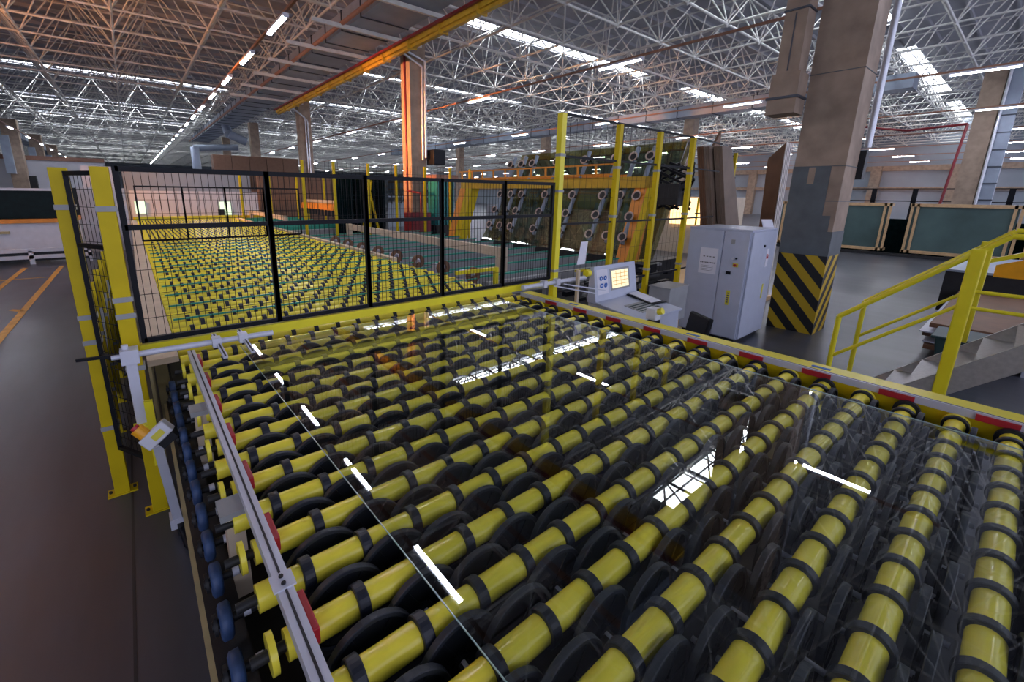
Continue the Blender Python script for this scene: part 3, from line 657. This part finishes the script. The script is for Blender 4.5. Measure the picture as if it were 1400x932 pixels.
B().box(8.83, 8.88, 2.825, 2.83, .72, .98, 'signyel').obj('warning_label', t, label='yellow warning label')
B().box(8.60, 8.64, 2.81, 2.83, 1.66, 1.70, 'black').obj('door_handle', t)
B().add([(8.95,3.0,1.98),(9.15,2.9,1.98),(9.15,2.95,2.12),(8.95,3.05,2.12),(8.953,3.01,1.98),(9.153,2.91,1.98),(9.153,2.96,2.12),(8.953,3.06,2.12)], [(0,1,2,3),(7,6,5,4)], 'paper').obj('paper_sheet', label='folded white sheet standing on the tall cabinet', cat='paper')
# ================================================================ LEANING BOARDS
def board(pts_b, pts_t, th, m, name, parent):
    a, b = Vector(pts_b[0]), Vector(pts_b[1]); c, d_ = Vector(pts_t[0]), Vector(pts_t[1]); n_ = (b-a).cross(c-a).normalized()*th
    return B().hexa([a, b, b+n_, a+n_, c, d_, d_+n_, c+n_], m).obj(name, parent)
t = thing('board_rack', 'stack of grey-brown boards leaning left behind the tall cabinet', 'boards', (11.2, 4.6, 0))
for i in range(6):
    y = 4.55-.035*i; board(((10.6+.03*i, y, 0), (11.7, y, 0)), ((9.3+.02*i, y+.01, 3.50), (9.85+.02*i, y+.01, 3.53)), .03, 'board' if i < 3 else 'board2', 'board', t)
for i in range(5):
    y = 4.32-.035*i; board(((11.0, y, 0), (12.0, y, 0)), ((9.5, y, 3.5), (9.95, y, 3.5)), .03, 'board2', 'board', t)
t = thing('board_rack', 'narrow dark brown board standing upright behind the leaning stack', 'boards', (11.8, 5.2, 0))
board(((11.6, 5.3, 0), (12.1, 5.3, 0)), ((11.35, 5.3, 3.5), (11.85, 5.3, 4.1)), .06, 'board', 'board', t)
t = thing('board_stack', 'tall upright stack of brown sheets with pale edges beside the striped column', 'boards', (12, 4, 0))
for i in range(4):
    x = 11.95+.1*i; s = B(); s.hexa([(x,3.80,.1),(x+.05,3.80,.1),(x+.05,4.05,.1),(x,4.05,.1),(x,3.84,3.72),(x+.05,3.84,3.74),(x+.05,4.15,3.42),(x,4.15,3.38)], 'board'); s.obj('board', t)
    s = B(); s.bar((x+.025, 3.785, .1), (x+.025, 3.825, 3.73), .05, .02, 'bedge', up=(0,1,0)); s.obj('board_edge', t, label='pale edge strip')
B().box(11.9, 12.5, 3.75, 4.2, 0, .1, 'wood').obj('skid', t)
# ================================================================ RIGHT: STAIRS, BOARD PILE, BIN, CRATES
st = thing('stairs', 'steep steel stairs with bright yellow handrails beside the conveyor', 'stairs', (6.8, .5, 0))
XA, XB, SL = 6.2, 7.4, .95
def zs(y): return SL*(1.02-y)          # stringer centre height
for x, nm in ((XA, 'stringer'), (XB, 'stringer')):
    s = B(); y0, y1 = 1.05, -1.2
    s.hexa([(x-.02,y0,zs(y0)-.16),(x+.02,y0,zs(y0)-.16),(x+.02,y1,zs(y1)-.16),(x-.02,y1,zs(y1)-.16),(x-.02,y0,zs(y0)+.13),(x+.02,y0,zs(y0)+.13),(x+.02,y1,zs(y1)+.13),(x-.02,y1,zs(y1)+.13)], 'tread')
    s.obj(nm, st)
for i in range(11):
    z = .18+.2*i; y = 1.02-z/SL; B().box(XA+.02, XB-.02, y-.12, y+.12, z-.02, z+.02, 'tread').obj('tread', st)
def rail(s, pts, r=.024): return s.tube(pts, r, 'yrail', 12)
for x in (XA, XB):
    up = 1.2 if x == XA else 1.2
    s = B(); rail(s, [(x, 1.17, 0), (x, 1.17, 1.2), (x, .10, 2.19), (x, -1.2, 2.19)], .026); s.obj('handrail', st, label='yellow handrail')
    s = B(); rail(s, [(x, 1.17, .72), (x, .31, 1.50), (x, -1.2, 1.50)], .018); s.obj('mid_rail', st)
    s = B(); rail(s, [(x, .26, 1.66), (x, -1.2, 1.66)], .018); s.obj('mid_rail', st) if x == XA else None
    s = B(); s.box(x-.035, x+.035, .22, .32, .55 if x == XA else .9, 2.06, 'yrail'); s.obj('post', st, bevel=.01)
s = B()
B().box(XA-.04, XA+.04, .22, .34, .5, .6, 'dark').obj('base_bracket', st)
for x, y in ((6.2, -1.1), (7.4, -1.1)): B().box(x-.05, x+.05, y-.05, y+.05, 0, 1.9, 'dark').obj('leg', st)
t = thing('board_pile', 'flat pile of long dark boards and silver strips on the floor behind the stairs', 'boards', (11, .3, 0))
for i in range(5):
    z = .12+.085*i; o = .05*((i*7) % 5); m = 'board' if i not in (1, 3) else 'alu'
    s = B(); s.box(10.0+o, 14.5, -1.6+.03*(i % 3), .75+.03*((i*5) % 4), z, z+(.07 if m != 'alu' else .02), m); s.obj('board', t, label=None if m != 'alu' else 'silver strip')
for y in (-1.2, -.4, .4): B().box(9.9, 14.4, y, y+.1, 0, .1, 'alu').obj('skid', t)
t = thing('steel_crate', 'dark container with grey lid behind the stairs, under the yellow chute', 'container', (16.5, -.5, 0))
B().box(14.6, 18.5, -2.6, 1.05, 0, .92, 'dark').obj('body', t); B().box(14.55, 18.55, -2.65, 1.1, .92, .97, 'duct').obj('lid', t)
t = thing('yellow_chute', 'orange-yellow sloping chute plate at the right edge', 'chute', (9, -.6, 0))
s = B(); s.bar((8.6, .28, 1.74), (8.6, -.9, 2.25), .05, .05, 'yrail').hexa([(8.62,.2,1.55),(8.66,.2,1.55),(8.66,-1,1.55),(8.62,-1,1.55),(8.62,.2,1.70),(8.66,.2,1.70),(8.66,-1,2.2),(8.62,-1,2.2)], 'estop'); s.obj('plate', t); B().box(8.6, 8.68, -.9, -.8, 0, 1.6, 'dark').obj('leg', t)
t = thing('waste_bin', 'dark green bin standing between the board pile and the stairs', 'bin', (9.3, .3, 0))
s = B(); s.hexa([(9.05,.05,0),(9.6,.05,0),(9.6,.5,0),(9.05,.5,0),(8.98,-.02,.55),(9.68,-.02,.55),(9.68,.58,.55),(8.98,.58,.55)], 'binm'); s.obj('body', t, bevel=.02)
B().box(8.94, 9.72, -.05, .62, .55, .59, 'binm').obj('lid', t, bevel=.015)
def crate(y0, y1, label, x=27.4):
    t = thing('glass_crate', label, 'glass crate', (x+.25, (y0+y1)/2, 0))
    B().box(x+.08, x+.5, y0+.12, y1-.12, .28, 2.22, 'teal').obj('glass_pack', t, label='teal glass pack')
    for z in (.16, 2.2): B().box(x, x+.55, y0, y1, z, z+.13, 'wood').obj('beam', t)
    for y in (y0, y0+.18, y1-.12, y1-.3): B().box(x, x+.06, y, y+.09, .16, 2.33, 'wood').obj('slat', t)
    for y in (y0+.5, (y0+y1)/2, y1-.6): B().box(x, x+.55, y, y+.2, 0, .16, 'dark').obj('foot', t)
crate(4.15, 8.6, 'wooden crate of teal glass half hidden behind the striped column'); crate(.32, 3.55, 'wooden crate of teal glass in the middle of the far right row'); crate(-3.4, .1, 'wooden crate of teal glass cut by the right edge of the picture')
B().box(28.6, 29.0, -4, 9, 0, 1.6, 'dglass').obj('dark_pallet', label='dark glass pack glimpsed in the gap behind the crates', cat='glass pack')
B().box(26.9, 27.1, -4, 9, 0, .12, 'dark').obj('floor_rail', label='dark steel rail on the floor in front of the glass crates', cat='rail')
t = thing('walkway_railing', 'long black railing of a walkway above the glass crates', 'railing', (40, 3, 0))
for z in (2.37, 3.15): B().box(40, 40.08, -5, 12, z, z+.06, 'black').obj('rail', t)
for y in range(-5, 13, 2): B().box(40, 40.1, y, y+.25, 0, 3.2, 'black').obj('post', t)
B().tube([(33.4, 3.4, 0), (33.4, 3.0, 6.2), (33.4, 5.2, 6.1), (33.4, 7.6, 6.6)], .06, 'redp').obj('red_pipe', label='dark red fire pipe rising beside the far right column', cat='pipe')
# ================================================================ GREEN BELT TABLE
t = thing('belt_table', 'grey transfer table with green belts right of the far conveyor', 'conveyor', (7, 10, 0))
k = 0; y = 6.0
while y < 15.3:
    B().box(4.7, 9.0, y-.04, y+.04, .86, 1.03, 'grey').obj('belt_beam', t); B().box(4.65, 9.05, y-.035, y+.035, 1.03, 1.06, 'green').obj('belt', t, label='green belt')
    s = B(); s.lathe((4.5, y-.2, 1.14), (0,1,0), [(.07,-.025),(.14,-.025),(.14,.025),(.07,.025)], 'board', 14); s.bar((4.5, y-.2, 1.12), (4.62, y-.2, .8), .04, .06, 'board'); s.obj('guide_roller', t, label='brown guide roller') if y < 13 else None
    B().box(4.58, 4.66, y-.1, y+.30, .88, 1.16, 'lgrey').obj('motor_box', t) if y < 13 else None
    y += .92
for yy_ in (6.3, 9.5, 13, 16.8):
    for x in (4.9, 6.9, 8.9): B().box(x, x+.1, yy_, yy_+.1, 0, .86, 'grey').obj('leg', t)
B().box(4.8, 9.0, 5.75, 5.85, .70, .98, 'grey').obj('end_beam', t)
text('lettering', 'M405', t, (6.15, 5.745, .87), .2, 'ink', (PI/2, 0, 0))
def guard(x, y0, y1, label):
    t = thing('guard_beam', label, 'guard beam', (x, (y0+y1)/2, 0))
    B().box(x-.06, x+.06, y0, (y0+y1)/2-.01, 1.24, 1.42, 'cream').obj('beam', t); B().box(x-.06, x+.06, (y0+y1)/2+.01, y1, 1.24, 1.42, 'cream').obj('beam', t)
    B().box(x-.08, x+.08, y0-.02, y0+.18, 0, 1.43, 'cream').obj('post', t); B().box(x-.08, x+.08, y1-.15, y1, 0, 1.43, 'cream').obj('post', t)
guard(5.97, 6.65, 14.9, 'long cream guard beam above the green belts'); guard(5.45, 20.8, 28, 'farther cream guard beam beyond the first belt table')
t = thing('belt_table', 'second green belt table farther along the far conveyor', 'conveyor', (7, 23, 0))
y = 19.6
while y < 27: B().box(4.5, 7.8, y-.03, y+.03, .9, 1.05, 'green').obj('belt', t); y += .8
B().box(4.5, 7.8, 19.5, 27.2, .6, .88, 'grey').obj('bed', t)
s = B(); random.seed(3)
for i in range(60):
    x = random.uniform(6.5, 8.8); y = random.uniform(4.5, 5.5); z = random.uniform(.3, 1.05)
    s.box(x, x+random.uniform(.05, .4), y, y+.1, z, z+random.uniform(.03, .14), random.choice(['dark', 'grey', 'black', 'cream', 'ymetal', 'grey']))
s.box(6.3, 9.0, 5.0, 5.1, .1, .3, 'dark'); da = thing('drive_assembly', 'cluttered drive motors and pipes on the floor behind the tall fence', 'machine', (8, 5, 0)); s.obj('fittings', da, kind='stuff')
s = B(); s.cyl((7.9, 4.9, .8), (9.0, 5.0, .8), .12, 'dark', 14).box(8.3, 8.7, 4.8, 5.2, .9, 1.1, 'black'); s.obj('motor', da)
# ================================================================ GANTRY WITH SUCTION CUPS
ga = thing('glass_gantry', 'yellow gantry with ladder frame and rows of suction cups', 'gantry', (10.4, 10, 0))
def gx(z): return 10.15+.45*(z-2.5)
B().box(10.15, 10.5, 6.15, 13.9, 2.70, 2.98, 'crane').obj('main_beam', ga)
s = B(); s.box(10.0, 10.06, 6.9, 13.8, 3.02, 3.06, 'orange').box(10.0, 10.06, 6.9, 13.8, 3.28, 3.32, 'orange').box(10.5, 10.56, 6.9, 13.8, 3.0, 3.05, 'orange'); s.obj('ladder_rails', ga)
for i in range(12):
    y = 6.95+i*.61; B().bar((10.03, y, 3.0), (10.03, y+.02, 3.32), .04, .05, 'orange').obj('rung', ga)
s = B(); s.hexa([(9.45,6.0,.15),(9.8,6.0,.15),(9.8,6.5,.15),(9.45,6.5,.15),(10.2,6.1,2.7),(10.5,6.1,2.7),(10.5,6.45,2.7),(10.2,6.45,2.7)], 'orange'); s.obj('leg', ga)
s = B(); s.hexa([(9.1,5.85,.15),(9.25,5.85,.15),(9.25,6.0,.15),(9.1,6.0,.15),(10.1,5.9,2.7),(10.25,5.9,2.7),(10.25,6.05,2.7),(10.1,6.05,2.7)], 'ymetal'); s.obj('leg', ga)
s = B(); s.hexa([(9.4,13.7,0),(9.75,13.7,0),(9.75,14.1,0),(9.4,14.1,0),(10.15,13.6,2.7),(10.5,13.6,2.7),(10.5,13.95,2.7),(10.15,13.95,2.7)], 'orange'); s.obj('leg', ga)
s = B(); s.hexa([(9.4,13.3,0),(9.75,13.3,0),(9.75,13.68,0),(9.4,13.68,0),(10.15,13.2,2.7),(10.5,13.2,2.7),(10.5,13.58,2.7),(10.15,13.58,2.7)], 'ymetal'); s.obj('leg', ga)
cupm = B(); ax = Vector((-1, 0, .35)).normalized()
cupm.lathe((0,0,0), ax, [(.07,0),(.125,.05),(.125,.065),(.10,.065),(.06,.02)], 'cup', 18, True)
cupm.cyl(-ax*.12, ax*.02, .05, 'dark', 10); cupm.cyl(ax*.015, ax*.05, .092, 'dark', 14); cupm = cupm.mesh('suction_cup')
for y in (11.57, 11.03, 10.52, 9.47, 8.4, 7.36, 6.81, 6.33):
    s = B(); s.cyl((gx(1.3)+.14, y+.05, 1.3), (gx(3.75)+.14, y+.05, 3.75), .06, 'duct', 8); arm = s.obj('arm', ga)
    for z in (3.49, 2.5, 1.98, 1.48): link('suction_cup', cupm, arm, loc=(gx(z), y, z))
gs = thing('glass_rack', 'leaning glass sheets behind the suction cups reflecting orange light', 'glass', (11.2, 9.5, 0))
for i in range(2):
    o = .75+.25*i; s = B(); s.hexa([(gx(.9)+o,5.9,.9),(gx(.9)+o+.02,5.9,.9),(gx(.9)+o+.02,12.6,.9),(gx(.9)+o,12.6,.9),(gx(3.9)+o,5.9,3.9),(gx(3.9)+o+.02,5.9,3.9),(gx(3.9)+o+.02,12.0,3.9),(gx(3.9)+o,12.0,3.9)], 'sheet'); s.obj('pane', gs)
B().box(10.2, 11.6, 5.8, 12.7, 0, .88, 'dark').obj('rack_foot', gs)
for y in (6.6, 8.0, 9.3, 10.6, 11.9): B().bar((gx(.6)+1.3, y, .6), (gx(3.9)+1.3, y, 3.9), .1, .1, 'conduit').obj('back_post', gs)
t = thing('hose_bundle', 'dark bundle of hoses and fittings above the right gantry leg', 'hoses', (10.4, 5.6, 2.3))
s = B()
for i in range(8):
    pts = [Vector((10.3+.1*i, 5.5+.04*i, 2.2)) + Vector((0, .45*math.sin(a*1.1+i), .18*a)) for a in range(7)]
    s.tube(pts, .035, 'black', 6)
s.obj('hoses', t); B().box(10.2, 10.7, 5.3, 5.8, 2.3, 2.8, 'dark').obj('valve_block', t)
# glass racks, red tank, far gantry
t = thing('glass_stack', 'upright stack of teal-edged glass sheets right of the orange-lit column', 'glass', (10.6, 15.6, 0))
for i in range(6): B().box(10.15+.15*i, 10.2+.15*i, 15.5, 16.3, 1.2, 3.1, 'film').obj('pane', t)
B().box(10.0, 11.1, 15.4, 16.4, 3.1, 3.25, 'conduit').obj('top_clamp', t); B().box(10.0, 11.1, 15.4, 16.4, .0, 1.2, 'dark').obj('stand', t)
t = thing('glass_stack', 'dark glass sheets leaning on an A-frame left of the orange-lit column', 'glass', (8.2, 18, 0))
for i in range(4): s = B(); s.hexa([(7.3+.5*i,17.8,.3),(7.34+.5*i,17.8,.3),(7.9+.5*i,18.6,.3),(7.86+.5*i,18.6,.3),(7.4+.5*i,17.9,3.2),(7.44+.5*i,17.9,3.2),(7.9+.5*i,18.5,3.2),(7.86+.5*i,18.5,3.2)], 'dglass'); s.obj('pane', t)
B().box(7.0, 9.4, 18.7, 18.8, .3, 3.1, 'dglass').obj('pane', t)
B().bar((7.6, 17.7, .3), (8.3, 17.9, 3.0), .08, .08, 'ymetal').obj('a_frame', t); B().bar((8.6, 17.7, .3), (8.1, 17.9, 3.0), .08, .08, 'ymetal').obj('a_frame', t); B().box(7, 9.5, 17.6, 18.8, 0, .3, 'dark').obj('base', t)
t = thing('fire_hose_cabinet', 'dark red cabinet with pipe at the foot of the orange-lit column', 'cabinet', (8.9, 15.6, 0))
B().box(8.9, 9.85, 15.6, 16.2, .6, 1.72, 'redp').obj('body', t); B().tube([(9.5, 15.8, 1.7), (9.5, 15.8, 2.5), (9.3, 16.6, 2.6)], .04, 'redp').obj('pipe', t)
t = thing('glass_gantry', 'distant orange and yellow gantry left of the orange-lit column', 'gantry', (8.2, 23, 0))
B().box(8.0, 8.5, 19.6, 27, 1.58, 1.90, 'orange').obj('main_beam', t); B().box(7.98, 8.0, 19.6, 26.5, 1.95, 2.1, 'cream').obj('ladder_rails', t)
for i in range(14): B().box(7.9, 8.0, 19.7+.5*i, 19.76+.5*i, 1.3, 1.6, 'dark').obj('arm', t)
for y in (19.7, 26.8): B().box(8.1, 8.4, y, y+.2, 0, 1.6, 'ymetal').obj('leg', t)
# ================================================================ LEFT BACKGROUND
t = thing('washing_machine', 'long white machine with dark glass sides at the far left', 'machine', (-6, 21.5, 0))
B().box(-12, -1.65, 21.2, 23.5, .45, 1.34, 'white').obj('body', t); B().box(-12, -1.6, 21.1, 23.6, 1.34, 1.47, 'orange').obj('top_band', t, label='orange top band')
B().box(-12, -1.75, 21.5, 23.3, 1.47, 2.42, 'dglass').obj('hood', t, label='dark glass hood'); B().box(-12, -1.7, 21.4, 23.4, 2.42, 2.5, 'white').obj('hood_trim', t)
for z in (.18, .40): B().box(-12, -1.3, 20.6, 20.75, z, z+.12, 'white').obj('rail', t)
for x in (-9, -6.5, -4.6, -2.9, -1.4): B().box(x, x+.12, 20.6, 20.75, 0, .45, 'white').obj('leg', t)
B().box(-12, -1.3, 20.7, 21.2, .1, .42, 'dark').obj('painted_shade_box', t); B().box(-4.35, -3.3, 21.1, 21.2, 1.0, 1.08, 'tan').obj('handle', t)  # dark box behind the rails stands in for the shade there
t = thing('machine_housing', 'pale orange-lit housing between the left machine and the far conveyor', 'machine', (-.9, 24, 0))
B().box(-1.6, -.1, 23.6, 25, 0, 2.55, 'wallw').obj('body', t); B().box(-1.5, -.4, 26.5, 27, 2.5, 3.5, 'wallw').obj('upper_box', t)
t = thing('end_housing', 'long white panelled housing across the end of the far conveyor', 'machine', (3, 28.3, 0))
for i in range(6): B().box(.05+.98*i, 1.0+.98*i, 28, 28.6, .1, 2.45, 'wallw').obj('panel', t)
s = B(); s.box(.2, .62, 27.96, 28.0, 1.32, 1.93, 'win'); s.obj('lit_opening', t); B().box(3.9, 4.45, 27.96, 28, 1.2, 1.9, 'win').obj('lit_opening', t)
B().box(.05, 6, 27.9, 28.0, 1.0, 1.15, 'ymetal').obj('sill', t); B().box(3.8, 4.1, 27.8, 27.95, 1.15, 1.5, 'dark').obj('switch_box', t)
B().box(-.1, 5.9, 29.6, 30, 0, 3.5, 'wall').obj('partition', label='grey wall section showing above the white housing at the conveyor end', cat='machine')
t = thing('brown_enclosure', 'brown clad enclosure high up left of the second column', 'enclosure', (8, 35, 0))
for i in range(5): B().box(4.85+1.12*i, 5.94+1.12*i, 35, 36, 3.0, 4.88, 'brownwall').obj('panel', t)
B().box(4.8, 10.5, 34.9, 36.1, 3.75, 3.86, 'duct').obj('band', t); B().box(4.85, 10.5, 35.1, 36, 0, 3.0, 'brownwall').obj('base', t)
t = thing('brown_enclosure', 'dark clad bay beneath the distant gantry', 'enclosure', (12, 29, 0))
for i in range(5): B().box(6.2+1.5*i, 7.65+1.5*i, 29, 29.4, 0, 3.4, 'brownwall').obj('panel', t)
t = thing('furnace', 'glowing orange furnace opening behind the right gantry leg', 'furnace', (20, 9, 0))
B().box(19.6, 21, 7.9, 12.2, 0, 2.5, 'cream').obj('body', t); B().box(19.5, 19.6, 8.6, 10.4, 1.3, 2.45, 'winw').obj('opening', t, label='glowing opening')
B().box(19.45, 19.6, 7.9, 8.4, 1.2, 2.4, 'brownwall').obj('side_panel', t)
for y in (9.15, 9.75): B().box(19.44, 19.5, y, y+.06, 1.3, 2.45, 'ymetal').obj('mullion', t)
# middle-distance clutter: rows of machines with vertical members
for i, (x, y, l_) in enumerate(((16, 30, 'left'), (24, 24, 'middle'), (30, 18, 'right'))):
    t = thing('machine_row', ['dark machine row behind the far left fence posts', 'dark machine row behind the yellow gantry', 'dark machine row behind the leaning boards'][i], 'machine', (x, y, 0))
    B().box(x-3, x+4, y, y+1.5, 0, 1.7, 'wall').obj('body', t)
    for k in range(9): B().box(x-3+.8*k, x-2.9+.8*k, y-.1, y, 1.7, 2.5+.3*(k % 3), 'dark').obj('upright', t)
    for z in (1.7, 2.2): B().box(x-3, x+4, y-.1, y, z, z+.07, 'duct').obj('rail', t)
for i in range(7):
    x = -20+2.6*i; B().box(x, x+.5, 58, 58.6, 0, 2.6+.5*(i % 3), 'dark').obj('storage_rack', label='dark upright rack in front of the far left wall', cat='rack', group='dark racks before the far left wall')
print('objects', len(bpy.data.objects))
